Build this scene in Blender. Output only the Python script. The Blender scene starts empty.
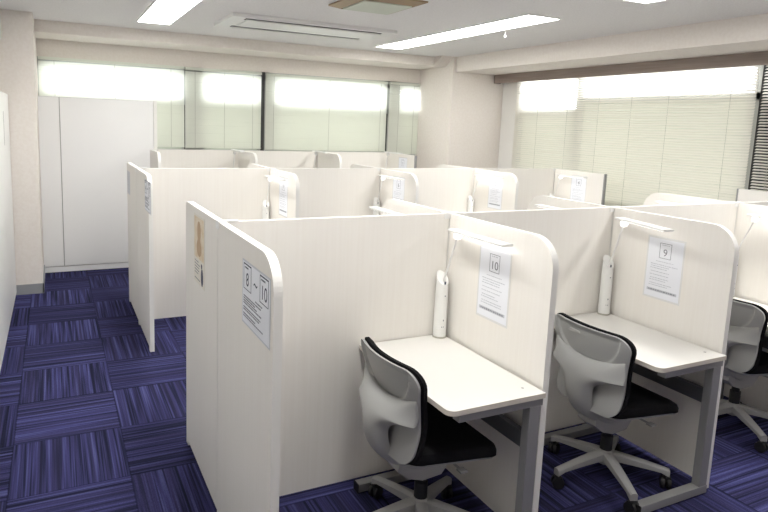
import bpy, bmesh, math, random
from mathutils import Vector, Matrix
random.seed(7)
sc = bpy.context.scene
COL = sc.collection

# ------------------------------------------------------------------ helpers
def new_mat(name, col=(.8, .8, .8), rough=.5, metal=0, spec=.5, emit=None, es=0):
    m = bpy.data.materials.new(name); m.use_nodes = True
    b = m.node_tree.nodes['Principled BSDF']
    b.inputs['Base Color'].default_value = (*col, 1)
    b.inputs['Roughness'].default_value = rough
    b.inputs['Metallic'].default_value = metal
    b.inputs['Specular IOR Level'].default_value = spec
    if emit:
        b.inputs['Emission Color'].default_value = (*emit, 1)
        b.inputs['Emission Strength'].default_value = es
    return m

def noise_mix(m, c1, c2, scale=(1, 1, 1), nscale=5, detail=3, bump=0, bscale=None, lo=.35, hi=.65):
    nt = m.node_tree; N = nt.nodes; L = nt.links; b = N['Principled BSDF']
    tc = N.new('ShaderNodeTexCoord'); mp = N.new('ShaderNodeMapping')
    mp.inputs['Scale'].default_value = scale
    L.new(tc.outputs['Object'], mp.inputs['Vector'])
    n = N.new('ShaderNodeTexNoise'); n.inputs['Scale'].default_value = nscale; n.inputs['Detail'].default_value = detail
    L.new(mp.outputs[0], n.inputs['Vector'])
    r = N.new('ShaderNodeValToRGB')
    r.color_ramp.elements[0].position = lo; r.color_ramp.elements[0].color = (*c1, 1)
    r.color_ramp.elements[1].position = hi; r.color_ramp.elements[1].color = (*c2, 1)
    L.new(n.outputs['Fac'], r.inputs['Fac']); L.new(r.outputs[0], b.inputs['Base Color'])
    if bump:
        n2 = N.new('ShaderNodeTexNoise'); n2.inputs['Scale'].default_value = bscale or nscale; n2.inputs['Detail'].default_value = 4
        L.new(tc.outputs['Object'], n2.inputs['Vector'])
        bp = N.new('ShaderNodeBump'); bp.inputs['Strength'].default_value = bump; bp.inputs['Distance'].default_value = .01
        L.new(n2.outputs['Fac'], bp.inputs['Height']); L.new(bp.outputs[0], b.inputs['Normal'])
    return m

M = {}
M['panel'] = noise_mix(new_mat('panel_melamine', rough=.55, spec=.3), (.855, .825, .775), (.873, .847, .80), (60, 60, 1.2), 1.6, 4)
M['edge'] = new_mat('panel_edge', (.86, .85, .815), .45)
M['desktop'] = new_mat('desktop_white', (.79, .775, .74), .4)
M['desk_edge'] = new_mat('desktop_edge', (.68, .63, .56), .5)
M['steel'] = new_mat('painted_steel', (.33, .33, .33), .4, 0.3)
M['dsteel'] = new_mat('dark_steel', (.12, .12, .13), .45, 0.2)
M['wall'] = noise_mix(new_mat('wall_paper', rough=.9, spec=.2), (.84, .785, .73), (.87, .82, .77), (1, 1, 1), 40, 2, .12, 160)
M['ceil'] = noise_mix(new_mat('ceiling_board', rough=.95, spec=.15), (.86, .85, .84), (.92, .91, .90), (1, 1, 1), 70, 3, .35, 120)
M['white'] = new_mat('white_paint', (.84, .84, .82), .4)
M['cab'] = new_mat('cabinet_white', (.90, .90, .895), .4)
M['gap'] = new_mat('gap_dark', (.10, .10, .10), .8)
M['seam'] = new_mat('seam_grey', (.42, .41, .40), .8)
M['plastic'] = new_mat('white_plastic', (.86, .86, .84), .3)
M['grey_skirt'] = new_mat('grey_skirting', (.33, .34, .35), .6)
M['brown'] = noise_mix(new_mat('valance_taupe', rough=.6), (.31, .25, .22), (.36, .295, .26), (1, 1, 20), 3)
M['bronze'] = new_mat('bronze_anodised', (.34, .25, .15), .4, .3)
M['palegreen'] = new_mat('pale_green_panel', (.62, .66, .56), .5)
M['frame_dark'] = new_mat('window_frame_dark', (.03, .03, .03), .5)
M['frame_alu'] = new_mat('window_frame_aluminium', (.55, .56, .55), .4, .5)
M['shell'] = new_mat('chair_shell_grey', (.35, .355, .35), .42)
M['base_grey'] = new_mat('chair_base_grey', (.37, .37, .365), .4)
M['black'] = new_mat('black_plastic', (.012, .012, .013), .5)
M['fabric'] = noise_mix(new_mat('black_fabric', rough=.95, spec=.1), (.006, .006, .007), (.018, .018, .02), (1, 1, 1), 400, 2, .3, 500)
M['paper'] = new_mat('paper_white', (.86, .88, .93), .35)
M['film'] = new_mat('laminate_film', (.80, .80, .79), .2)
M['ink'] = new_mat('ink_grey', (.22, .23, .27), .7)
M['ink_dark'] = new_mat('ink_dark', (.07, .08, .12), .7)
M['ink_pale'] = new_mat('ink_pale', (.55, .57, .62), .7)
M['paper_grey'] = new_mat('paper_grey', (.60, .62, .66), .4)
M['gold'] = noise_mix(new_mat('poster_gold', rough=.5), (.72, .57, .38), (.80, .72, .58), (1, 1, 1), 30)
M['poster'] = new_mat('poster_cream', (.80, .76, .68), .5)
M['poster_brown'] = new_mat('poster_brown', (.50, .33, .18), .5)
M['silver'] = new_mat('silver_ring', (.5, .48, .42), .3, .8)
M['led'] = new_mat('led_strip', (1, 1, 1), .5, emit=(1, .98, .95), es=1.9)
M['tube'] = new_mat('fluorescent_diffuser', (1, 1, 1), .5, emit=(1, .985, .95), es=9.6)
M['glow'] = new_mat('lamp_joint_added_glint', (1, 1, 1), .4, emit=(1, 1, 1), es=.7)  # reflective joint cap, no lamp; its bright shine is put in as emission

def glass_mat():
    m = bpy.data.materials.new('clear_glass'); m.use_nodes = True
    nt = m.node_tree; nt.nodes.clear(); N = nt.nodes
    o = N.new('ShaderNodeOutputMaterial'); mx = N.new('ShaderNodeMixShader'); mx.inputs[0].default_value = .07
    t = N.new('ShaderNodeBsdfTransparent'); g = N.new('ShaderNodeBsdfGlossy'); g.inputs['Roughness'].default_value = .03
    nt.links.new(t.outputs[0], mx.inputs[1]); nt.links.new(g.outputs[0], mx.inputs[2]); nt.links.new(mx.outputs[0], o.inputs[0])
    return m
def trans_mat(name, col, tcol, fac, rough=.5):
    m = bpy.data.materials.new(name); m.use_nodes = True
    nt = m.node_tree; nt.nodes.clear(); N = nt.nodes
    o = N.new('ShaderNodeOutputMaterial'); mx = N.new('ShaderNodeMixShader'); mx.inputs[0].default_value = fac
    d = N.new('ShaderNodeBsdfDiffuse'); d.inputs[0].default_value = (*col, 1)
    t = N.new('ShaderNodeBsdfTranslucent'); t.inputs[0].default_value = (*tcol, 1)
    nt.links.new(d.outputs[0], mx.inputs[1]); nt.links.new(t.outputs[0], mx.inputs[2]); nt.links.new(mx.outputs[0], o.inputs[0])
    return m
M['glass'] = glass_mat()
M['dark_outside'] = trans_mat('pane_dark_outside', (.03, .03, .035), (.1, .1, .1), .2)  # stands in for the dark view outside, put into the pane's colour
M['frosted'] = trans_mat('frosted_wired_glass', (.52, .55, .47), (.69, .69, .635), .41)
M['slat'] = trans_mat('blind_slat', (.86, .87, .80), (.84, .875, .80), .36)
M['slat_r'] = trans_mat('blind_slat_cream', (.87, .85, .79), (.85, .83, .76), .34)
M['cord'] = new_mat('blind_cord', (.50, .50, .45), .8)

def carpet_mat():
    m = new_mat('carpet_tiles', rough=.97, spec=.1)
    nt = m.node_tree; N = nt.nodes; L = nt.links; b = N['Principled BSDF']
    tc = N.new('ShaderNodeTexCoord'); sp = N.new('ShaderNodeSeparateXYZ'); L.new(tc.outputs['Object'], sp.inputs[0])
    def math_(op, a, bb=None, c=None):
        n = N.new('ShaderNodeMath'); n.operation = op
        for i, v in enumerate((a, bb, c)):
            if v is None: continue
            if isinstance(v, (int, float)): n.inputs[i].default_value = v
            else: L.new(v, n.inputs[i])
        return n.outputs[0]
    X = math_('DIVIDE', math_('SUBTRACT', sp.outputs[0], -.844), .5138)
    Y = math_('DIVIDE', math_('SUBTRACT', sp.outputs[1], .455), .5)
    ix = math_('FLOOR', X); iy = math_('FLOOR', Y)
    fx = math_('FRACT', X); fy = math_('FRACT', Y)
    par = math_('FLOORED_MODULO', math_('ADD', ix, iy), 2)
    par = math_('GREATER_THAN', par, .5)
    def mixf(f, a, bb):
        n = N.new('ShaderNodeMix'); n.data_type = 'FLOAT'
        L.new(f, n.inputs[0]); L.new(a, n.inputs[2]); L.new(bb, n.inputs[3]); return n.outputs[0]
    s = mixf(par, fx, fy); t = mixf(par, fy, fx)
    cid = math_('ADD', math_('MULTIPLY', ix, 7.31), math_('MULTIPLY', iy, 3.77))
    def noise1(scale_s, scale_t, zoff, detail=1):
        v = N.new('ShaderNodeCombineXYZ')
        L.new(math_('MULTIPLY', s, scale_s), v.inputs[0]); L.new(math_('MULTIPLY', t, scale_t), v.inputs[1])
        L.new(math_('ADD', cid, zoff), v.inputs[2])
        n = N.new('ShaderNodeTexNoise'); n.inputs['Scale'].default_value = 1; n.inputs['Detail'].default_value = detail
        L.new(v.outputs[0], n.inputs['Vector']); return n.outputs['Fac']
    a = noise1(26, .35, 0, 2); c = noise1(60, .8, 50, 1); e = noise1(9, .2, 90, 1)
    fine = noise1(150, 150, 13, 2)
    k = math_('ADD', math_('MULTIPLY', a, .6), math_('MULTIPLY', c, .4))
    r = N.new('ShaderNodeValToRGB'); cr = r.color_ramp; cr.interpolation = 'LINEAR'
    cr.elements[0].position = .36; cr.elements[0].color = (.012, .013, .034, 1)
    cr.elements[1].position = .66; cr.elements[1].color = (.095, .10, .27, 1)
    for p_, c_ in ((.44, (.020, .021, .060, 1)), (.48, (.032, .032, .10, 1)), (.55, (.046, .045, .155, 1)), (.60, (.066, .068, .20, 1))):
        x = cr.elements.new(p_); x.color = c_
    L.new(k, r.inputs[0])
    # purple tint bands and per tile value
    mx = N.new('ShaderNodeMix'); mx.data_type = 'RGBA'; mx.blend_type = 'MIX'
    r2 = N.new('ShaderNodeMapRange'); r2.inputs[1].default_value = .5; r2.inputs[2].default_value = .62; r2.inputs[4].default_value = .45
    L.new(e, r2.inputs[0]); L.new(r2.outputs[0], mx.inputs[0]); L.new(r.outputs[0], mx.inputs[6]); mx.inputs[7].default_value = (.034, .030, .085, 1)
    wn = N.new('ShaderNodeTexWhiteNoise'); wn.noise_dimensions = '1D'; L.new(cid, wn.inputs['W'])
    hs = N.new('ShaderNodeHueSaturation'); hs.inputs['Saturation'].default_value = .95
    val = math_('MULTIPLY', math_('ADD', math_('MULTIPLY', wn.outputs[0], .35), .72), math_('ADD', math_('MULTIPLY', fine, 1.3), .35))
    # tile joints
    jx = math_('MINIMUM', math_('MINIMUM', fx, math_('SUBTRACT', 1, fx)), math_('MINIMUM', fy, math_('SUBTRACT', 1, fy)))
    j = math_('GREATER_THAN', jx, .007); j = math_('ADD', math_('MULTIPLY', j, .4), .6)
    L.new(math_('MULTIPLY', val, j), hs.inputs['Value'])
    L.new(mx.outputs[2], hs.inputs['Color']); L.new(hs.outputs[0], b.inputs['Base Color'])
    bp = N.new('ShaderNodeBump'); bp.inputs['Strength'].default_value = .5; bp.inputs['Distance'].default_value = .004
    L.new(fine, bp.inputs['Height']); L.new(bp.outputs[0], b.inputs['Normal'])
    return m
M['carpet'] = carpet_mat()

class MB:
    """collects shapes, links them as ONE mesh object"""
    def __init__(s): s.bm = bmesh.new()
    def box(s, x0, x1, y0, y1, z0, z1, mi=0, rot=None, at=None):
        r = bmesh.ops.create_cube(s.bm, size=1)
        vs = r['verts']
        for v in vs:
            v.co = Vector(((x0 + x1) / 2 + v.co.x * (x1 - x0), (y0 + y1) / 2 + v.co.y * (y1 - y0), (z0 + z1) / 2 + v.co.z * (z1 - z0)))
        if rot is not None: bmesh.ops.rotate(s.bm, verts=vs, cent=Vector(at or (0, 0, 0)), matrix=rot)
        for f in {f for v in vs for f in v.link_faces}: f.material_index = mi
        return s
    def prism(s, pts, axis, a, b, mi=0, side=None):
        """outline pts (p,q) extruded along axis from a to b; caps mi, sides 'side'"""
        def P(p, q, w):
            return {'x': (w, p, q), 'y': (p, w, q), 'z': (p, q, w)}[axis]
        A = [s.bm.verts.new(P(p, q, a)) for p, q in pts]; B = [s.bm.verts.new(P(p, q, b)) for p, q in pts]
        f1 = s.bm.faces.new(A); f2 = s.bm.faces.new(B[::-1]); f1.material_index = f2.material_index = mi
        n = len(pts)
        for i in range(n):
            f = s.bm.faces.new((A[i], B[i], B[(i + 1) % n], A[(i + 1) % n])); f.material_index = mi if side is None else side
        return s
    def lathe(s, prof, c=(0, 0, 0), n=24, mi=0, mat=None):
        rings = []
        for r, z in prof:
            ring = []
            for i in range(n):
                t = 2 * math.pi * i / n
                p = Vector((r * math.cos(t), r * math.sin(t), z))
                if mat: p = mat @ p
                ring.append(s.bm.verts.new(p + Vector(c)))
            rings.append(ring)
        for a, b in zip(rings, rings[1:]):
            for i in range(n):
                f = s.bm.faces.new((a[i], a[(i + 1) % n], b[(i + 1) % n], b[i])); f.material_index = mi
        for ring in (rings[0], rings[-1]):
            f = s.bm.faces.new(ring); f.material_index = mi
        return s
    def tube(s, pts, r, n=10, mi=0):
        pts = [Vector(p) for p in pts]; rings = []
        for i, p in enumerate(pts):
            d = (pts[min(i + 1, len(pts) - 1)] - pts[max(i - 1, 0)]).normalized()
            up = Vector((0, 0, 1)) if abs(d.z) < .9 else Vector((1, 0, 0))
            a = d.cross(up).normalized(); b = d.cross(a)
            rr = r[i] if isinstance(r, (list, tuple)) else r
            rings.append([s.bm.verts.new(p + a * rr * math.cos(2 * math.pi * k / n) + b * rr * math.sin(2 * math.pi * k / n)) for k in range(n)])
        for a, b in zip(rings, rings[1:]):
            for i in range(n):
                f = s.bm.faces.new((a[i], a[(i + 1) % n], b[(i + 1) % n], b[i])); f.material_index = mi
        for ring in (rings[0], rings[-1]): s.bm.faces.new(ring).material_index = mi
        return s
    def sphere(s, c, r, mi=0, sc_=(1, 1, 1), n=14):
        q = bmesh.ops.create_uvsphere(s.bm, u_segments=n, v_segments=n // 2 + 2, radius=r)
        for v in q['verts']: v.co = Vector((v.co.x * sc_[0], v.co.y * sc_[1], v.co.z * sc_[2])) + Vector(c)
        for f in {f for v in q['verts'] for f in v.link_faces}: f.material_index = mi
        return s
    def build(s, name, mats, parent=None, bevel=0, smooth=False, seg=2):
        if bevel:
            es = [e for e in s.bm.edges if len(e.link_faces) == 2 and e.calc_face_angle(0) > .6]
            bmesh.ops.bevel(s.bm, geom=es, offset=bevel, segments=seg, affect='EDGES', profile=.6, clamp_overlap=True)
        bmesh.ops.recalc_face_normals(s.bm, faces=s.bm.faces)
        me = bpy.data.meshes.new(name); s.bm.to_mesh(me); s.bm.free()
        for m in (mats if isinstance(mats, (list, tuple)) else [mats]): me.materials.append(m)
        if smooth:
            for p in me.polygons: p.use_smooth = True
            me.set_sharp_from_angle(angle=math.radians(40))
        o = bpy.data.objects.new(name, me); COL.objects.link(o)
        if parent: o.parent = parent
        return o

def tag(o, label, cat, group=None):
    o['label'] = label; o['category'] = cat
    if group: o['group'] = group
    return o
def thing(name, label, cat, loc=(0, 0, 0), rz=0, group=None):
    o = bpy.data.objects.new(name, None); COL.objects.link(o); o.location = loc; o.rotation_euler = (0, 0, rz)
    o.empty_display_size = .1
    return tag(o, label, cat, group)
def struct(o): o['kind'] = 'structure'; return o
def dup(root, loc, rz, label, group=None):
    r = root.copy(); COL.objects.link(r); r.location = loc; r.rotation_euler = (0, 0, rz); r['label'] = label
    if group: r['group'] = group
    for ch in list(root.children):
        c = ch.copy(); COL.objects.link(c); c.parent = r
        for g in list(ch.children):
            d = g.copy(); COL.objects.link(d); d.parent = c
    return r

# ------------------------------------------------------------------ constants
CZ = 2.57            # ceiling
P = 1.088            # booth pitch
H = 1.28             # screen height of the two front rows
T = .015             # half thickness of screens
YW = 4.95            # window wall inner face
XR = 4.78            # right window wall inner face
XL = -1.40           # left wall
YB = -3.6
R = math.radians

# ------------------------------------------------------------------ shell
struct(MB().box(XL - .1, XR + .2, YB - .1, YW + .25, -.12, 0).build('floor', M['carpet']))
struct(MB().box(XL - .1, XR + .3, YB - .1, YW + .35, CZ, CZ + .12).build('ceiling', M['ceil']))
struct(MB().box(XL - .12, XL, YB, YW + .2, 0, CZ).build('wall_left', M['wall']))
struct(MB().box(XL - .12, XR + .2, YB - .12, YB, 0, CZ).build('wall_front', M['wall']))
# back wall with the long window opening
WZ0, WZ1 = 1.28, 2.275
WX0, WX1 = -.745, 3.955
struct(MB().box(XL, 3.955, YW, YW + .2, 0, WZ0).box(XL, WX0, YW, YW + .2, WZ0, CZ)
       .box(WX0, 3.955, YW, YW + .2, WZ1, CZ).box(3.955, XR + .2, YW, YW + .2, 0, CZ).build('wall_back', M['wall']))
RZ0, RZ1 = .85, 2.345
RY0, RY1 = -3.0, 3.84
struct(MB().box(XR, XR + .2, YB, YW, 0, RZ0).box(XR, XR + .2, YB, YW, RZ1, CZ)
       .box(XR, XR + .2, YB, RY0, RZ0, RZ1).box(XR, XR + .2, RY1, YW, RZ0, RZ1).build('wall_right', M['wall']))
# columns and beams
struct(MB().box(XL, -.748, 3.917, YW, 0, CZ).build('trim_1', M['wall']))
struct(MB().box(3.955, XR, 4.173, YW, 0, CZ).build('trim_2', M['wall']))
struct(MB().box(-.748, 3.955, 4.36, YW, 2.455, CZ).build('trim_3', M['wall']))
bm = MB(); bm.box(4.0, XR, YB, 4.173, 2.385, CZ); bm.prism([(3.80, CZ), (4.0, CZ), (4.0, 2.44), (3.95, 2.44)], 'y', 4.165, 4.36) if False else None
struct(bm.build('trim_4', M['wall']))
struct(MB().prism([(4.36, 2.455), (4.36, CZ), (4.173, CZ)], 'x', 3.78, 3.955).build('trim_5', M['wall']))
struct(MB().box(XL, -1.0, YB, 3.917, 2.31, CZ).build('trim_6', M['white']))
struct(MB().box(-1.39, -.738, 3.908, 3.917, 0, .095).box(-.748, -.738, 3.908, 4.70, 0, .095).build('baseboard_left', M['grey_skirt']))
struct(MB().box(XR - .03, XR, 3.84, 4.15, RZ0, 2.30).box(XR - .018, XR, 4.15, 4.173, 0, 2.3).build('trim_7', M['edge'], bevel=.003))

# ------------------------------------------------------------------ windows
def back_window(n, x0, x1, edge_l, edge_r):
    o = MB()
    y0, y1 = YW + .03, YW + .09
    fw = .045
    o.box(x0, x1, y0, y1, WZ0, WZ0 + fw).box(x0, x1, y0, y1, WZ1 - .09, WZ1)
    o.box(x0, x0 + edge_l, y0, y1, WZ0, WZ1).box(x1 - edge_r, x1, y0, y1, WZ0, WZ1)
    o.box(x0, x1, y0, y1, 1.845, 1.90)
    w = struct(o.build('window_%d' % n, M['frame_alu']))
    MB().box(x0 + edge_l, x1 - edge_r, y0 + .02, y0 + .026, 1.90, WZ1 - .09).build('upper_pane', M['glass'], w)
    MB().box(x0 + edge_l, x1 - edge_r, y0 + .02, y0 + .028, WZ0 + fw, 1.845).build('lower_pane', M['frosted'], w)
    return w
back_window(1, -.745, .775, .06, .03)
back_window(2, .775, 1.71, .22, .04)
back_window(3, 1.71, 3.46, .165, .05)
back_window(4, 3.46, 3.955, .20, .03)
for k, (a, b, z0) in enumerate(((.764, .773, 1.35), (1.690, 1.733, 1.34), (3.440, 3.462, 1.33))):
    struct(MB().box(a, b, YW - .012, YW - .002, z0 - .02, 1.84 if k != 1 else WZ1).build('trim_%d' % (8 + k), M['frame_dark']))
def right_window(n, y0, y1, zt, top=.03):
    o = MB(); x0, x1 = XR + .0, XR + .06
    o.box(x0, x1, y0, y1, RZ0, RZ0 + .05).box(x0, x1, y0, y1, RZ1 - top, RZ1)
    o.box(x0, x1, y0, y0 + .05, RZ0, RZ1).box(x0, x1, y1 - .05, y1, RZ0, RZ1)
    o.box(x0, x1, y0, y1, zt - .06, zt)
    w = struct(o.build('window_%d' % n, M['frame_alu']))
    MB().box(x0 + .02, x0 + .026, y0 + .05, y1 - .05, zt, RZ1 - top).build('upper_pane', M['glass'], w)
    MB().box(x0 + .02, x0 + .028, y0 + .05, y1 - .05, RZ0 + .05, zt - .06).build('lower_pane', M['frosted'], w)
right_window(5, 2.84, RY1, 1.93)
right_window(6, .86, 2.84, 2.07)
# last window: dark bars, clear upper pane, lower pane coloured as the dark outside
o = MB(); x0, x1 = XR + .0, XR + .06
o.box(x0, x1, -3, .86, RZ0, RZ0 + .05).box(x0, x1, -3, .86, RZ1 - .03, RZ1).box(x0, x1, .80, .86, RZ0, RZ1).box(x0, x1, -3, -2.95, RZ0, RZ1)
o.box(x0, x1, -1.1, -1.04, RZ0, RZ1).box(x0, x1, -2.95, .8, 2.0, 2.02)
w = struct(o.build('window_7', M['frame_dark']))
MB().box(x0 + .02, x0 + .026, -2.95, .8, 2.02, RZ1 - .03).build('upper_pane', M['glass'], w)
MB().box(x0 + .02, x0 + .026, -2.95, .8, RZ0 + .05, 2.0).build('lower_pane', M['dark_outside'], w)

# ------------------------------------------------------------------ blinds
def blind(label, axis, a0, a1, pos, z0, z1, mat, cords, tilt=68, group='venetian blinds', slat_w=.026, pitch=.0235):
    """axis 'x': blind runs along x at y=pos; axis 'y': along y at x=pos"""
    if axis == 'x': t = thing('window_blind', label, 'blind', (a0, pos, z0), 0, group)
    else: t = thing('window_blind', label, 'blind', (pos, a0, z0), R(90), group)
    Lw = a1 - a0; hh = z1 - z0
    MB().box(0, Lw, -.018, .018, hh - .03, hh).build('head_rail', M['slat'] if axis == 'x' else M['slat_r'], t)
    MB().box(0, Lw, -.013, .013, 0, .012).build('bottom_rail', M['slat'] if axis == 'x' else M['slat_r'], t)
    s = MB(); z = .02
    c, sn = math.cos(R(tilt)) * slat_w / 2, math.sin(R(tilt)) * slat_w / 2
    nseg = max(2, int(Lw / .25)); rnd = random.Random(int(a0 * 100) + 5)
    k = 0
    while z < hh - .035:
        ph = rnd.random() * 6; am = .0012
        prev = None
        for i in range(nseg + 1):
            x = Lw * i / nseg; dz = am * math.sin(ph + i * .9)
            row = []
            for q in (-1, 0, 1):
                row.append(s.bm.verts.new((x, q * c * (1 if axis == 'x' else 1) + (0 if q else .0015), z + q * sn * 1 + dz)))
            if prev:
                for j in range(2): s.bm.faces.new((prev[j], row[j], row[j + 1], prev[j + 1]))
            prev = row
        z += pitch
    s.build('slats', mat, t, smooth=True)
    for cx_ in cords:
        MB().box(cx_ * Lw - .0018, cx_ * Lw + .0018, *((-.016, -.0145) if axis == 'x' else (.0145, .016)), .0, hh - .02).build('ladder_cord', M['cord'], t)
    return t
YBL = YW - .028
blind('white venetian blind behind the white storage cabinet, the leftmost one', 'x', -.735, .762, YBL, 1.352, 2.272, M['slat'], (.1, .5, .9), 72)
blind('white venetian blind between the storage cabinet and the wide middle blind', 'x', .775, 1.685, YBL, 1.345, 2.268, M['slat'], (.12, .5, .88), 70)
blind('wide pale green venetian blind left of the corner pillar on the far wall', 'x', 1.74, 3.435, YBL, 1.335, 2.262, M['slat'], (.06, .5, .94), 72)
blind('narrow venetian blind tucked right beside the corner pillar', 'x', 3.47, 3.94, YBL, 1.30, 2.262, M['slat'], (.3, .8), 72)
XBL = XR - .05
blind('very wide cream venetian blind covering the right-hand windows', 'y', .86, 3.86, XBL, .84, 2.36, M['slat_r'], (.07, .27, .41, .55, .70, .86), 122, pitch=.0245, slat_w=.0250)
blind('half-open cream venetian blind at the right edge with dark slits', 'y', -1.6, .81, XBL, .84, 2.36, M['slat_r'], (.1, .5, .95), 150, pitch=.0245)
# valance / curtain box
tag(MB().box(4.60, 4.625, -3.3, 4.168, 2.277, 2.385).box(4.60, 4.70, 4.15, 4.168, 2.277, 2.385).build('curtain_box', M['brown'], bevel=.003),
    'long taupe curtain box above the right-hand blinds', 'curtain box')

# ------------------------------------------------------------------ storage cabinets
c = thing('storage_cabinet', 'white flat-front storage cabinet below the leftmost far window blind', 'cabinet', (-.742, 4.706, 0))
MB().box(-.005, 1.165, .016, .20, .065, 1.862).build('body', M['cab'], c, bevel=.002)
MB().box(-.005, 1.165, .004, .19, .006, .062).build('plinth', M['cab'], c)
MB().box(.0, 1.125, .0125, .0158, .069, 1.858).build('door_gap', M['seam'], c)
MB().box(-.004, .189, 0, .0122, .072, 1.855).build('door', M['cab'], c, bevel=.002)
MB().box(.196, 1.125, 0, .0122, .072, 1.855).build('door', M['cab'], c, bevel=.002)
MB().box(1.130, 1.168, -.004, .0155, .070, 1.866).build('side_trim', M['edge'], c, bevel=.003)
c = thing('wall_cabinet', 'tall white cabinet standing along the left wall at the aisle', 'cabinet', (-.967, 0, 0))
MB().box(-.42, -.018, -1.6, 3.90, .01, 1.845).build('body', M['white'], c)
for k in range(6):
    y1 = 3.90 - k * .915; y0 = y1 - .91
    if y0 < -1.65: break
    d = MB().box(-.0175, 0, y0, y1, .03, 1.84).build('door', M['white'], c, bevel=.002)
    MB().box(-.002, .0015, y1 - .68, y1 - .66, 1.42, 1.69).build('pull_slot', M['seam'], d)

# ------------------------------------------------------------------ screens
def corner_outline(a0, a1, z0, z1, rad, foot0, foot1, square=False):
    """outline in (along, z). a1 end has the rounded top corner. a1 may be < a0."""
    sg = 1 if a1 > a0 else -1
    pts = []
    fz = .006; w = .045
    pts += [(a0, fz if foot0 else z0)]
    if foot0: pts += [(a0 + sg * w, fz), (a0 + sg * (w + .012), z0)]
    if foot1: pts += [(a1 - sg * (w + .012), z0), (a1 - sg * w, fz)]
    pts += [(a1, fz if foot1 else z0)]
    if square: pts += [(a1, z1)]
    else:
        for i in range(13):
            t = math.pi / 2 * i / 12
            pts.append((a1 - sg * rad + sg * rad * math.cos(t), z1 - rad + rad * math.sin(t)))
    pts += [(a0, z1)]
    return pts
BZ = .032
def bevel_board(mb, name, parent): return mb.build(name, [M['panel'], M['edge']], parent, bevel=.003)
def cap(parent, y0, h, wide=True):
    mb = MB()
    mb.box(-.045, .045, y0 - .0185, y0 + .0185, h + .001, h + .004)
    mb.box(-.045, .045, y0 - .0185, y0 - .0160, h - .024, h + .001)
    mb.box(-.045, .045, y0 + .0160, y0 + .0185, h - .024, h + .001)
    return mb.build('connector_cap', M['plastic'], parent)
def end_screen(label, x, y, df, db, h, sign=-1):
    t = thing('end_screen', label, 'partition', (x, y, 0), 0, 'end screens of the booth rows')
    bevel_board(MB().prism(corner_outline(-.003, -df, BZ, h, .12, True, True), 'x', -.03, 0, 0, 1), 'board', t)
    if db: bevel_board(MB().prism(corner_outline(.003, db, BZ, h, .035, False, True), 'x', -.03, 0, 0, 1), 'board', t)
    MB().box(-.034, -.0305, -.022, .022, h - .028, h + .004).box(-.034, .05, -.018, .018, h + .001, h + .004).build('connector_cap', M['plastic'], t)
    return t
def back_screen(label, x0, x1, y, h):
    t = thing('back_screen', label, 'partition', ((x0 + x1) / 2, y, 0), 0, 'long back screens between facing booths')
    w = (x1 - x0) / 2
    bevel_board(MB().prism([(-w, BZ), (w, BZ), (w, h), (-w, h)], 'y', -T, T, 0, 1), 'board', t)
    for a in (-w, w - .05): MB().box(a, a + .05, -.012, .012, .004, BZ - .001).build('foot', M['steel'], t)
    return t
def divider(label, x, y, length, h, direction=-1, square=False, post=True):
    """direction -1: towards the camera"""
    t = thing('divider_screen', label, 'partition', (x, y, 0), 0, 'divider screens between the booths')
    bevel_board(MB().prism(corner_outline(direction * .0195, direction * length, BZ, h, .12, False, True, square), 'x', -T, T, 0, 1), 'board', t)
    if post:
        MB().box(-.0155, .0155, -.0170, .0170, .006, h).build('post', M['edge'], t)
        cap(t, 0, h)
    if square:
        MB().box(-T, T, direction * (length + .014), direction * (length + .001), BZ, h).build('edge_strip', M['steel'], t)
    return t
ORD = ['first', 'second', 'third', 'fourth']
DF, DB = .700, .665
X1 = [P * i for i in range(5)]
end_screen('large cream end screen of the front row beside the aisle, with a yellowish poster', 0, 0, DF, DB, H)
lab = ['front back screen of booth 10, nearest the aisle', 'cream back screen behind the desk of booth 9', 'cream back screen behind the rightmost visible chair', 'cream back screen right of booth 8 at the picture edge']
for i in range(4): back_screen(lab[i], X1[i] + (.018 if i else .001), X1[i + 1] - .018, 0, H)
divider('cream divider carrying the number 10 notice', X1[1], 0, DF, H)
divider('cream divider carrying the number 9 notice', X1[2], 0, DF, H)
divider('cream divider at the right edge behind the number 8 booth lamp', X1[3], 0, DF, H)
divider('rear divider behind booth 10, seen beyond the front row screen', X1[1], 0, DB, H, 1, post=False)
divider('rear divider behind booth 9, its rounded end just above the front row', X1[2], 0, DB, H, 1, post=False)
divider('rear divider behind booth 8, its rounded end before the cream blind', X1[3], 0, DB, H, 1, post=False)
divider('square-cornered rear screen closing the front row at the right edge', X1[4], 0, DB, H, 1, square=True, post=True)
Y2 = 2.70
end_screen('smaller cream end screen of the middle row beside the aisle', 0, Y2, .685, .687, H)
lab = ['middle row back screen of booth 7, nearest the aisle', 'middle row back screen of booth 6', 'middle row back screen of booth 5', 'middle row back screen of booth 4, before the right window']
for i in range(4): back_screen(lab[i], X1[i] + (.018 if i else .001), X1[i + 1] - .018, Y2, H)
for i in range(3): divider('middle row divider with rounded corner carrying the number %d notice' % (7 - i), X1[i + 1], Y2, .66, H)
divider('square-cornered middle row divider carrying the number 4 notice', X1[4], Y2, .685, H, square=True)
for i in range(3): divider('rear divider of the middle row behind booth %d' % (7 - i), X1[i + 1], Y2, .687, H, 1, post=False)
Y3 = 4.78; H3 = 1.33
X3 = [.36, 1.385, 2.40, 3.41]
lab = ['far row back screen under the window, left bay', 'far row back screen under the window, middle bay', 'far row back screen under the window, right bay']
for i in range(3): back_screen(lab[i], max(X3[i] + .018, .44), X3[i + 1] - .018, Y3, H3)
t = thing('end_screen', 'far row end screen beside the white storage cabinet', 'partition', (X3[0], 4.69, 0), 0, 'end screens of the booth rows')
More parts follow.
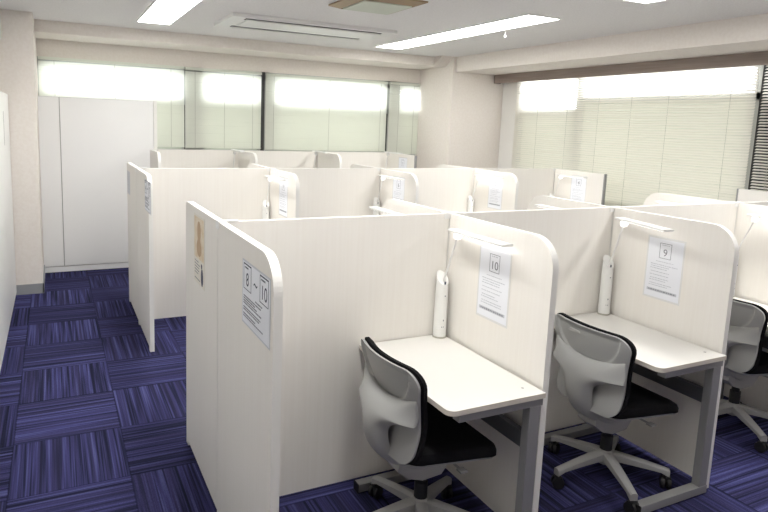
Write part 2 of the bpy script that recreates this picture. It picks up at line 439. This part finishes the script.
bevel_board(MB().prism(corner_outline(0, -.59, BZ, H3, .12, True, True), 'x', -T, T, 0, 1), 'board', t)
divider('far row divider, left of the two with rounded corners', X3[1], Y3, .69, H3)
divider('far row divider, right of the two with rounded corners', X3[2], Y3, .69, H3)
divider('far row end divider with a notice, beside the corner pillar', X3[3], Y3, .69, H3, square=True)

# ------------------------------------------------------------------ desks
def make_desk(label):
    # local: origin at divider face / back screen corner on the floor; desk to -x, -y ; mirrored copies use scale
    t = thing('booth_desk', label, 'desk', (0, 0, 0), 0, 'narrow booth desks')
    x0, x1, y0, y1 = -.458, -.015, -.733, -.022
    r = .035; pts = [(x1, y1), (x0, y1)]
    for i in range(9):
        a = math.pi + math.pi / 2 * i / 8; pts.append((x0 + r + r * math.cos(a), y0 + r + r * math.sin(a)))
    pts.append((x1, y0))
    MB().prism(pts, 'z', .672, .692, 0, 1).build('desktop', [M['desktop'], M['desk_edge']], t, bevel=.002)
    for yy in (-.700, -.070):
        f = MB().box(-.405, -.012, yy - .02, yy + .02, .636, .671).box(-.075, -.022, yy - .02, yy + .02, .04, .637)
        f.box(-.470, -.018, yy - .022, yy + .022, .006, .046)
        f.build('leg', M['steel'], t, bevel=.003)
        MB().box(-.473, -.4705, yy - .024, yy + .024, .004, .049).build('foot_cap', M['black'], t)
    MB().box(-.060, -.032, -.679, -.091, .445, .512).build('crossbeam', M['dsteel'], t, bevel=.002)
    MB().tube([(-.16, -.60, .667), (-.16, -.60, .630), (-.15, -.615, .622), (-.13, -.63, .626), (-.125, -.635, .645)], .0075, 8).box(-.175, -.145, -.615, -.585, .655, .6675).build('bag_hook', M['plastic'], t, smooth=True)
    MB().lathe([(.006, .6915), (.006, .6928)], (-.07, -.665, 0), 12).build('screw_cap', M['seam'], t)
    return t
desk = make_desk('white narrow desk of booth 10 under the number 10 notice')
desk.location = (X1[1] - T, 0, 0)
G = 'narrow booth desks'
dup(desk, (X1[2] - T, 0, 0), 0, 'white narrow desk of booth 9 under the number 9 notice')
dup(desk, (X1[3] - T, 0, 0), 0, 'white narrow desk before the rightmost visible chair')
for i in range(4): dup(desk, (X1[i + 1] - T, Y2, 0), 0, 'white narrow desk of booth %d in the middle row' % (7 - i))
def mirror(o): o.scale = (1, -1, 1); return o
for i in range(3): mirror(dup(desk, (X1[i + 1] - T, 0, 0), 0, 'white narrow desk facing the rear, behind booth %d' % (10 - i)))
for i, w in enumerate(('left', 'middle', 'right')): dup(desk, (X3[i + 1] - T, Y3, 0), 0, 'white narrow desk of the far row under the windows, %s bay' % w)

# ------------------------------------------------------------------ desk lamps
def make_lamp(label):
    # local origin: centre of the lamp foot, on the desktop; head stretches to -y, over x
    t = thing('desk_lamp', label, 'desk lamp', (0, 0, 0), 0, 'white LED desk lamps')
    hb = .30; r0, r1 = .031, .0290
    mb = MB(); n = 28; rings = []
    for k, zz in enumerate((.004, .15, .24, hb)):
        rr = r0 + (r1 - r0) * zz / hb
        ring = []
        for i in range(n):
            a = 2 * math.pi * i / n
            x, y = rr * math.cos(a), rr * math.sin(a)
            z = zz
            if k == 3: z = hb - .012 + .030 * (y / rr)
            ring.append(mb.bm.verts.new((x, y, z)))
        rings.append(ring)
    for a, b in zip(rings, rings[1:]):
        for i in range(n): mb.bm.faces.new((a[i], a[(i + 1) % n], b[(i + 1) % n], b[i]))
    mb.bm.faces.new(rings[0]); mb.bm.faces.new(rings[-1])
    body = mb.build('base', M['plastic'], t, smooth=True)
    MB().lathe([(.033, 0), (.033, .007), (.030, .0075)], n=28).build('base_ring', M['silver'], t)
    MB().box(-.0025, .0025, -.0322, -.0300, .205, .209).box(-.011, -.008, -.0307, -.0280, .055, .058).box(-.003, .000, -.0322, -.0300, .055, .058).box(-.004, -.001, -.0322, -.0300, .085, .092).box(-.004, .003, -.0275, -.0245, .262, .275).build('button', M['ink_dark'], body)
    MB().tube([(0, -.004, .255), (0, -.098, .503)], .0050, 10).build('arm', M['plastic'], t, smooth=True)
    MB().lathe([(.003, -.016), (.015, -.013), (.018, 0), (.015, .013), (.003, .016)], (0, -.101, .508), 18, 0, Matrix.Rotation(R(90), 3, 'Y')).build('joint', M['glow'], t, smooth=True)
    h = MB(); pts = [(-.024, .527), (-.028, .532), (-.026, .5375), (.026, .5375), (.028, .532), (.024, .527)]
    h.prism([(a - .012, b) for a, b in pts], 'y', -.455, -.072)
    hd = h.build('lamp_head', M['plastic'], t, bevel=.002, smooth=True)
    MB().box(-.030, .006, -.440, -.15, .5250, .5268).build('led_strip', M['led'], hd)
    return t
LZ = .6925
lamp = make_lamp('white LED desk lamp in booth 10, shining on the number 10 notice')
lamp.location = (X1[1] - .062, -.053, LZ)
dup(lamp, (X1[2] - .066, -.058, LZ), R(-15), 'white LED desk lamp in booth 9, shining on the number 9 notice').scale = (1, 1, 1.03)
dup(lamp, (X1[3] - .062, -.058, LZ), 0, 'white LED desk lamp at the right edge above the rightmost chair')
for i in range(4): dup(lamp, (X1[i + 1] - .062, Y2 - .055, LZ), 0, 'white LED desk lamp beside the number %d notice in the middle row' % (7 - i))
for i in range(3):
    o = mirror(dup(lamp, (X1[i + 1] - (.075, .062, .062)[i], .17 if i == 0 else .055, LZ), 0,
      ['white desk lamp head showing over the back screen of booth 10', 'white desk lamp head just over the back screen of booth 9', 'white desk lamp head just over the screen right of booth 9'][i]))
for i, w in enumerate(('left', 'middle', 'right')):
    o = dup(lamp, (X3[i + 1] - .115, Y3 - .10, LZ), 0, 'white switched-off desk lamp peeking above the far row, %s of the three' % w); o.scale = (1, 1, 1.225)
    for c_ in list(o.children_recursive):
        if c_.name.startswith('led_strip') or c_.name.startswith('joint'):
            c_.data = c_.data.copy(); c_.data.materials.clear(); c_.data.materials.append(M['film'])

# ------------------------------------------------------------------ notices
def text_mesh(s, size, name, mat, parent, loc, rot):
    cu = bpy.data.curves.new(name, 'FONT'); cu.body = s; cu.size = size; cu.align_x = 'CENTER'; cu.align_y = 'CENTER'; cu.extrude = .0002
    tmp = bpy.data.objects.new('tmp_text', cu); COL.objects.link(tmp)
    bpy.context.view_layer.update()
    me = bpy.data.meshes.new_from_object(tmp.evaluated_get(bpy.context.evaluated_depsgraph_get()))
    bpy.data.objects.remove(tmp); bpy.data.curves.remove(cu)
    me.name = name; me.materials.clear(); me.materials.append(mat)
    o = bpy.data.objects.new(name, me); COL.objects.link(o); o.parent = parent; o.location = loc; o.rotation_euler = rot
    return o
# notice local frame: plane y-z, facing -x ; u runs along -y (reader's left to right), origin = centre
ROT = (R(90), 0, R(-90))
def ubox(mb, u0, u1, z0, z1, d=.0012, mi=0):
    mb.box(-.0012 - d * .4, -.0010, -u1, -u0, z0, z1, mi); return mb
def dashes(mb, u0, u1, z, h, rnd, ragged=True):
    u = u0; end = u1 if not ragged else u0 + (u1 - u0) * rnd.uniform(.6, 1)
    while u < end:
        w = rnd.uniform(.004, .014); ubox(mb, u, min(u + w, end), z - h / 2, z + h / 2); u += w + rnd.uniform(.0015, .004)
def notice(num, x, y, z, label, w=.200, h=.305, detail=True):
    t = thing('notice_sheet', label, 'notice', (x, y, z), 0, 'numbered booth notices')
    MB().box(-.0008, 0, -w / 2, w / 2, -h / 2, h / 2).build('laminate_film', M['film'], t)
    MB().box(-.0011, -.0008, -w / 2 + .008, w / 2 - .008, -h / 2 + .009, h / 2 - .009).build('sheet', M['paper'], t)
    f = MB(); bw, bh, zc, th = .031, .037, .088, .0020
    ubox(f, -bw, bw, zc + bh - th, zc + bh); ubox(f, -bw, bw, zc - bh, zc - bh + th)
    ubox(f, -bw, -bw + th, zc - bh, zc + bh); ubox(f, bw - th, bw, zc - bh, zc + bh)
    f.build('number_frame', M['ink'], t)
    text_mesh(num, .048, 'number', M['ink'], t, (-.0013, 0, zc - .010), ROT)
    t.scale = (1, 1.06, 1.06)
    if detail:
        rnd = random.Random(int(num) + 3); g = MB()
        g2 = MB(); dashes(g2, -.045, .050, .034, .003, rnd, False); g2.build('heading_line', M['ink_pale'], t)
        g3 = MB(); dashes(g3, -.020, .020, zc + .028, .004, rnd, False); g3.build('small_caption', M['ink_pale'], t)
        for k, zz in enumerate((.018, .008, -.002, -.018, -.034, -.050, -.060, -.076, -.086)):
            dashes(g, -.072 + (.004 if k % 2 else 0), .072, zz, .0032, rnd)
        g.build('text_lines', M['ink_pale'], t)
        g = MB(); ubox(g, -.080, .080, -.116, -.103, .0006); g.build('grey_band', M['ink_pale'], t)
        g = MB(); rnd2 = random.Random(3)
        u = -.07
        while u < .07:
            w_ = rnd2.uniform(.005, .012); g.box(-.0019, -.0015, -u - w_, -u, -.112, -.107); u += w_ + .004
        g.build('band_lines', M['ink'], t)
    return t
xs = -T - .0005
notice('10', X1[1] + xs, -.366, 1.022, 'white notice with a boxed 10 on the front row divider')
notice('9', X1[2] + xs, -.357, 1.010, 'white notice with a boxed 9 on the front row divider')
notice('8', X1[3] + xs, -.365, 1.005, 'white notice for booth 8 at the picture right edge')
for i, n in enumerate('7654'):
    notice(n, X1[i + 1] + xs, Y2 - .37, 1.075, 'small distant notice with a boxed %s in the middle row' % n)
notice('1', X3[3] + xs, Y3 - .42, 1.13, 'small notice on the far row end divider by the pillar')

def range_notice(y, z, a, b, label, w, h):
    t = thing('range_notice', label, 'notice', (-.0306, y, z), 0)
    MB().box(-.0008, 0, -w / 2, w / 2, -h / 2, h / 2).build('laminate_film', M['paper_grey'], t)
    MB().box(-.0011, -.0008, -w / 2 + .006, w / 2 - .006, -h / 2 + .006, h / 2 - .006).build('sheet', M['paper'], t)
    for uc, dz in ((-.088, .0), (.088, 0)):
        g = MB()
        zc = .055; bw, bh, th = .042, .043, .0022
        ubox(g, uc - bw, uc + bw, zc + bh - th * 2, zc + bh); ubox(g, uc - bw, uc + bw, zc - bh, zc - bh + th)
        ubox(g, uc - bw, uc - bw + th, zc - bh, zc + bh); ubox(g, uc + bw - th, uc + bw, zc - bh, zc + bh)
        dashes(g, uc - .03, uc + .01, zc + .030, .005, random.Random(1), False)
        g.build('number_frame', M['ink_dark'], t)
    text_mesh(a, .062, 'number', M['ink_dark'], t, (-.0013, .088, .045), ROT)
    text_mesh('~', .07, 'wave_dash', M['ink_dark'], t, (-.0013, 0, .052), ROT)
    text_mesh(b, .062, 'number', M['ink_dark'], t, (-.0013, -.088, .045), ROT)
    g = MB(); rnd = random.Random(9)
    dashes(g, .0, .07, -.002, .004, rnd, False)
    for zz in (-.012, -.020, -.028, -.036, -.050, -.058, -.072, -.080): dashes(g, -.13, .08, zz, .0042, rnd)
    g.build('text_lines', M['ink'], t)
    t.scale = (1, 1.05, 1.05)
    return t
range_notice(-.520, 1.098, '8', '10', 'laminated sheet reading 8 to 10 on the front row end screen', .295, .215)
range_notice(Y2 - .66 + .0, 1.135, '4', '7', 'pale laminated sheet on the middle row end screen, nearer the camera', .29, .21)

t = thing('poster', 'yellowish poster with small figures on the front end screen', 'poster', (-.0306, .347, 1.092), 0)
t.scale = (1, 1.13, 1.15)
MB().box(-.0009, 0, -.098, .098, -.139, .139).build('sheet', M['poster'], t)
MB().box(-.0013, -.0009, -.088, .088, -.035, .130).build('picture', M['gold'], t)
g = MB()
pts = [(.02 * math.cos(a) * 1.6, .075 + .042 * math.sin(a)) for a in [2 * math.pi * i / 20 for i in range(20)]]
g.prism([(p, q) for p, q in pts], 'x', -.0017, -.0013)
pts = [(.045 * math.cos(a), .01 + .035 * math.sin(a)) for a in [2 * math.pi * i / 20 for i in range(20)]]
g.prism(pts, 'x', -.0016, -.0012)
g.build('figure', M['poster_brown'], t)
g = MB()
pts = [(-.055 + .02 * math.cos(a), -.098 + .035 * math.sin(a)) for a in [2 * math.pi * i / 20 for i in range(20)]]
g.prism(pts, 'x', -.0016, -.0009)
pts = [(-.048 + .010 * math.cos(a), -.055 + .010 * math.sin(a)) for a in [2 * math.pi * i / 16 for i in range(16)]]
g.prism(pts, 'x', -.0016, -.0009)
g.build('dark_figure', M['ink_dark'], t)
g = MB(); rnd = random.Random(4)
for zz in (-.050, -.062, -.074, -.086, -.098, -.122): dashes(g, -.080, .02, zz, .003, rnd)
g.build('text_lines', M['ink'], t)
t = thing('poster', 'plain pale sheet on the far half of the middle row end screen', 'poster', (-.0306, Y2 + .665, 1.11), 0)
t.location = (-.0306, Y2 + .56, 1.11)
MB().box(-.0009, 0, -.10, .10, -.10, .10).build('sheet', M['paper_grey'], t)
g = MB(); rnd = random.Random(14)
for zz in (.07, .05, .03, .01, -.02, -.05): dashes(g, -.080, .07, zz, .004, rnd)
g.build('text_lines', M['ink_pale'], t)

# ------------------------------------------------------------------ office chairs
def sst(a, b, x):
    t = max(0, min(1, (x - a) / (b - a))); return t * t * (3 - 2 * t)
def make_chair(label):
    t = thing('office_chair', label, 'chair', (0, 0, 0), 0, 'grey office chairs with black seats')
    # star base
    MB().lathe([(.034, .085), (.042, .100), (.042, .135), (.032, .155)], n=24).build('base_hub', M['base_grey'], t, smooth=True)
    for k in range(5):
        a = R(31 + 72 * k)
        mb = MB(); n = 7; rings = []
        for i in range(n + 1):
            f = i / n; rr = .022 + f * .268
            zt = .150 - .040 * f - .010 * f * f; hh = .042 - .020 * f; w = .026 - .009 * f
            if i == n: hh += .012
            rings.append([mb.bm.verts.new((rr, y, z)) for y, z in ((-w, zt - hh), (-w, zt - .007), (-w * .55, zt), (w * .55, zt), (w, zt - .007), (w, zt - hh))])
        for A, B in zip(rings, rings[1:]):
            for i in range(6): mb.bm.faces.new((A[i], A[(i + 1) % 6], B[(i + 1) % 6], B[i]))
        mb.bm.faces.new(rings[0]); mb.bm.faces.new(rings[-1])
        arm = mb.build('base_arm', M['base_grey'], t, smooth=True); arm.rotation_euler = (0, 0, a)
        cs = MB(); mrot = Matrix.Rotation(R(90), 3, 'X')
        for s_ in (-1, 1): cs.lathe([(.006, -.009), (.027, -.008), (.029, 0), (.027, .008), (.006, .009)], (0, s_ * .014, .030), 18, 0, mrot)
        cs.lathe([(.006, .03), (.009, .066), (.009, .082)], (0.0, 0, 0), 10); cs.box(-.014, .014, -.022, .022, .038, .060)
        c_ = cs.build('caster', M['black'], t, smooth=True)
        c_.location = (.278 * math.cos(a), .278 * math.sin(a), 0); c_.rotation_euler = (0, 0, a + R(40 + 57 * k))
    MB().lathe([(.028, .13), (.028, .225), (.021, .226), (.021, .29)], n=20).build('gas_column', M['black'], t, smooth=True)
    m_ = MB(); m_.prism([(-.150, .325), (-.10, .285), (-.03, .262), (.06, .270), (.14, .372), (-.14, .378)], 'y', -.055, .055)
    m_.build('tilt_mechanism', M['base_grey'], t, bevel=.012, smooth=True)
    MB().tube([(.07, -.05, .350), (.07, -.17, .350)], .005, 8).box(.055, .088, -.190, -.160, .346, .354).build('height_lever', M['base_grey'], t, smooth=True)
    # seat
    def seat_outline(w, d0, d1, r, n=8):
        pts = []
        for cx_, cy_, a0 in ((d1 - r, w - r, 0), (d0 + r * .8, w * .82 - r * .8, 90), (d0 + r * .8, -w * .82 + r * .8, 180), (d1 - r, -w + r, 270)):
            rr = r if cx_ > 0 else r * .8
            for i in range(n + 1):
                a = R(a0 + 90 * i / n); pts.append((cx_ + rr * math.cos(a), cy_ + rr * math.sin(a)))
        return pts
    def seat_z(x, y): return .012 * sst(.0, -.2, x) * 0 - .030 * sst(.12, .26, x) + .010 * (y / .22) ** 2
    def slab(name, mat, w, d0, d1, r, layers):
        mb = MB(); rings = []
        base = seat_outline(w, d0, d1, r)
        cx_ = (d0 + d1) / 2
        for sc_, z in layers:
            rings.append([mb.bm.verts.new((cx_ + (x - cx_) * sc_, y * sc_, z + seat_z(x * sc_, y * sc_))) for x, y in base])
        for A, B in zip(rings, rings[1:]):
            n = len(A)
            for i in range(n): mb.bm.faces.new((A[i], A[(i + 1) % n], B[(i + 1) % n], B[i]))
        mb.bm.faces.new(rings[0]); mb.bm.faces.new(rings[-1])
        return mb.build(name, mat, t, smooth=True)
    slab('seat_pan', M['shell'], .222, -.170, .232, .085, [(.55, .378), (.90, .386), (.985, .398), (.99, .404)])
    slab('seat_cushion', M['fabric'], .225, -.170, .240, .085, [(.97, .4045), (1, .412), (1.0, .432), (.97, .448), (.88, .456), (.6, .455), (.3, .452)])
    # backrest inner shell : grid on (u across, v up)
    def back_pt(u, v, off=0, wtop=.236, wbot=.190):
        # u,v in -1..1 / 0..1 mapped onto superellipse like rounded rectangle
        z = .415 + v * .392
        w = wbot + (wtop - wbot) * sst(.42, 1.0, v)
        x = -.185 - .055 * sst(.35, 1.0, v) + .0 - .020 * sst(.35, 0, v)
        x -= .030 * sst(.9, 1.05, v) * 0
        x += .050 * u * u * (.5 + .5 * v)           # wraps forward at the sides
        y = w * u
        return x + off, y, z
    def rounded(u, v, ru=.34, rv=.34):
        V = v * 2 - 1
        a = max(abs(u) - (1 - ru), 0) / ru; b = max(abs(V) - (1 - rv), 0) / rv
        if a > 0 and b > 0:
            m_ = max(a, b) / math.hypot(a, b); a *= m_; b *= m_
            u = math.copysign(1 - ru + ru * a, u); V = math.copysign(1 - rv + rv * b, V)
        return u, (V + 1) / 2
    def sheet(name, mats, n, offb, offf, rec=False, parent=None, vlo=0, grow=0):
        mb = MB(); Fr, Bk = [], []
        for j in range(n + 1):
            fr, bk = [], []
            for i in range(n + 1):
                u, v = rounded(-1 + 2 * i / n, j / n)
                x, y, z = back_pt(u, v)
                y *= 1 + grow; z = .611 + (z - .611) * (1 + grow)
                ob = offb
                if rec:
                    # raised U-shaped rim around a shallow recess in the upper back
                    d = max(abs(u) / .90, 0)
                    g_ = ((abs(u) / .82) ** 3.2 + (max(0, (.95 - v)) / .40) ** 2.4)
                    ob += .014 * (1 - sst(.74, 1.0, g_)) * sst(1.0, .93, v)
                bk.append(mb.bm.verts.new((x + ob, y, z)))
                e = sst(.93, 1.0, max(abs(-1 + 2 * i / n), abs(2 * j / n - 1)))
                fr.append(mb.bm.verts.new((x + offf - e * (offf - offb) * .55, y, z)))
            Fr.append(fr); Bk.append(bk)
        for G_ in (Fr, Bk):
            for j in range(n):
                for i in range(n): mb.bm.faces.new((G_[j][i], G_[j][i + 1], G_[j + 1][i + 1], G_[j + 1][i]))
        for j in range(n):
            for i in (0, n): mb.bm.faces.new((Fr[j][i], Fr[j + 1][i], Bk[j + 1][i], Bk[j][i]))
        for i in range(n):
            for j in (0, n): mb.bm.faces.new((Fr[j][i], Fr[j][i + 1], Bk[j][i + 1], Bk[j][i]))
        return mb.build(name, mats, parent or t, smooth=True)
    sh = sheet('backrest_shell', M['shell'], 60, 0, .020, True)
    sheet('back_cushion', M['fabric'], 24, .0205, .052, grow=.020)
    # lower carrier: wide at the lumbar, sweeping back and down, narrow under the seat, with hand openings
    mb = MB(); nv, nu = 90, 26; A, B = [], []
    for j in range(nv + 1):
        f = j / nv                       # 0 = upper joint, 1 = under seat
        # path in (x,z)
        P0, P1, P2, P3 = (-.207, .655), (-.300, .605), (-.325, .395), (-.09, .318)
        x = (1 - f) ** 3 * P0[0] + 3 * (1 - f) ** 2 * f * P1[0] + 3 * (1 - f) * f * f * P2[0] + f ** 3 * P3[0]
        z = (1 - f) ** 3 * P0[1] + 3 * (1 - f) ** 2 * f * P1[1] + 3 * (1 - f) * f * f * P2[1] + f ** 3 * P3[1]
        w = .203 + .006 * sst(0, .2, f) - .135 * (1 - (1 - max(0, min(1, (f - .245) / .24))) ** 3) - .014 * sst(.4, .9, f)
        ra, rb = [], []
        for i in range(nu + 1):
            u = -1 + 2 * i / nu
            wrap = .026 * (w * u / .207) ** 2 + .035 * u ** 4 * sst(.0, .2, f) + .010 * u * u
            zz = z + .045 * abs(u) ** 2.6 * (1 - sst(0, .22, f)) + .0
            ra.append(mb.bm.verts.new((x + wrap, w * u, zz))); rb.append(mb.bm.verts.new((x + wrap + .011, w * u, zz + .004 * f)))
        A.append(ra); B.append(rb)
    for G_ in (A, B):
        for j in range(nv):
            for i in range(nu): mb.bm.faces.new((G_[j][i], G_[j][i + 1], G_[j + 1][i + 1], G_[j + 1][i]))
    for j in range(nv):
        for i in (0, nu): mb.bm.faces.new((A[j][i], A[j + 1][i], B[j + 1][i], B[j][i]))
    for i in range(nu):
        for j in (0, nv): mb.bm.faces.new((A[j][i], A[j][i + 1], B[j][i + 1], B[j][i]))
    mb.build('back_support', M['shell'], t, smooth=True)
    return t
ch = make_chair('grey office chair with black seat at the desk of booth 10')
ch.location = (.728, -.412, 0); ch.rotation_euler = (0, 0, R(0))
badge = MB().prism([(.010 * math.cos(a) + (.024 if math.cos(a) > 0 else -.024), .006 * math.sin(a)) for a in [2 * math.pi * (i + .5) / 20 for i in range(20)]], 'x', -.002, .006).build('badge', M['base_grey'], None)
c2 = dup(ch, (1.785, -.430, 0), R(0), 'grey office chair with black seat at the desk of booth 9')
badge.parent = c2; badge.location = (-.224, .055, .765); badge['label'] = 'raised oval badge on the back shell'
c3 = dup(ch, (2.93, -.335, 0), R(-4), 'partly cut off grey office chair at the right edge of the picture')

# ------------------------------------------------------------------ ceiling fittings
def ceiling_light(label, x0, x1, y0, y1):
    t = thing('ceiling_light', label, 'ceiling light', ((x0 + x1) / 2, (y0 + y1) / 2, CZ), 0, 'recessed fluorescent ceiling lights')
    w, l = (x1 - x0) / 2, (y1 - y0) / 2
    f = MB().box(-w, w, -l, -l + .015, -.012, -.001).box(-w, w, l - .015, l, -.012, -.001).box(-w, -w + .012, -l + .015, l - .015, -.012, -.001).box(w - .012, w, -l + .015, l - .015, -.012, -.001)
    f.build('frame', M['white'], t)
    d = MB(); n = 24
    prev = None
    d.box(-w + .013, w - .013, -l + .016, -.004, -.009, -.0015); d.box(-w + .013, w - .013, .004, l - .016, -.009, -.0015)
    d.build('diffuser', M['tube'], t)
    MB().box(-w + .013, w - .013, -.0035, .0035, -.011, -.001).build('joint_bar', M['white'], t)
    return t
LX, RX = (.115, .425), (2.69, 3.03)
ceiling_light('long bright ceiling light at the upper left, leftmost of the three', *LX, 1.28, 3.80)
ceiling_light('long bright ceiling light in front of the corner pillar', *RX, 1.40, 3.93)
ceiling_light('ceiling light just showing at the top right edge', *RX, -1.95, .64)
ceiling_light('unseen ceiling light over the near end of the aisle', *LX, -1.95, .55)  # out of view; assumed from the right-hand row, kept for its light
# air conditioner: two-way cassette
t = thing('air_conditioner', 'white recessed ceiling air conditioner with two long slots', 'air conditioner', (1.545, 3.11, CZ))
w, l = .785, .33
MB().prism([(-w, -l), (w, -l), (w, l), (-w, l)], 'z', -.030, -.001).build('panel', M['white'], t, bevel=.012, smooth=True)
MB().box(-w + .16, w - .16, -.175, .175, -.036, -.031).build('intake_grille', M['white'], t, bevel=.003)
for s_ in (-1, 1):
    MB().box(-w + .13, w - .13, s_ * .235 - .035, s_ * .235 + .035, -.0325, -.0305).build('outlet_slot', M['gap'], t)
    MB().box(-w + .135, w - .135, -.022, .022, -.004, .004).build('louvre', M['white'], t).location = (0, s_ * .235, -.040)
    MB().box(-w + .14, w - .14, s_ * .19 - .003, s_ * .19 + .003, -.0325, -.0305).build('slot_line', M['seam'], t)
# ceiling hatch
t = thing('ceiling_hatch', 'square bronze-framed ceiling hatch at the top edge', 'hatch', (1.555, 1.735, CZ))
w = .270; iw = .200
f = MB()
for a in range(4):
    m_ = Matrix.Rotation(R(90 * a), 3, 'Z')
    vs = [m_ @ Vector(v) for v in ((-w, -w, -.001), (w, -w, -.001), (w, -w, -.012), (-w, -w, -.012), (-iw, -iw, -.001), (iw, -iw, -.001), (iw, -iw, -.035), (-iw, -iw, -.035))]
    V = [f.bm.verts.new(v) for v in vs]
    for q in ((0, 1, 2, 3), (3, 2, 6, 7), (7, 6, 5, 4)): f.bm.faces.new([V[i] for i in q])
f.build('frame', M['bronze'], t)
MB().box(-iw + .012, iw - .012, -iw + .012, iw - .012, -.040, -.030).build('panel', M['palegreen'], t, bevel=.003)
MB().box(-iw - .0, iw + .0, -iw, iw, -.029, -.02).build('recess', M['gap'], t)
# pull cord of the right ceiling light
tag(MB().tube([(3.075, 2.13, CZ - .001), (3.075, 2.13, CZ - .05)], .004, 8).lathe([(.004, -.07), (.012, -.06), (.008, -.045)], (3.075, 2.13, CZ), 12).build('pull_cord_knob', M['plastic']),
    'tiny white knob hanging from the ceiling by the long right light', 'knob')

# ------------------------------------------------------------------ outside world
w = bpy.data.worlds.new('sky'); sc.world = w; w.use_nodes = True
nt = w.node_tree; nt.nodes.clear()
bg = nt.nodes.new('ShaderNodeBackground'); out = nt.nodes.new('ShaderNodeOutputWorld')
bg.inputs[0].default_value = (.93, .97, 1, 1); bg.inputs[1].default_value = 3.8
nt.links.new(bg.outputs[0], out.inputs[0])

# ------------------------------------------------------------------ camera
cam = bpy.data.cameras.new('camera'); co = bpy.data.objects.new('camera', cam); COL.objects.link(co)
yaw, pit, rol = .4506, -.1444, .0354
f_ = Vector((math.sin(yaw) * math.cos(pit), math.cos(yaw) * math.cos(pit), math.sin(pit)))
r_ = Vector((math.cos(yaw), -math.sin(yaw), 0)); u_ = r_.cross(f_)
c_, s_ = math.cos(rol), math.sin(rol)
rr, uu = c_ * r_ + s_ * u_, -s_ * r_ + c_ * u_
m = Matrix((rr, uu, -f_)).transposed().to_4x4(); m.translation = Vector((-.6096, -2.3961, 1.6819))
co.matrix_world = m
cam.sensor_fit = 'HORIZONTAL'; cam.sensor_width = 36; cam.lens = 612.23 / 768 * 36
cam.shift_x = 34.88 / 768; cam.shift_y = -42.5 / 768
cam.clip_start = .05
sc.camera = co
sc.view_settings.view_transform = 'Standard'; sc.view_settings.look = 'None'
sc.view_settings.exposure = 1.02; sc.view_settings.gamma = 1; sc.view_settings.use_curve_mapping = False
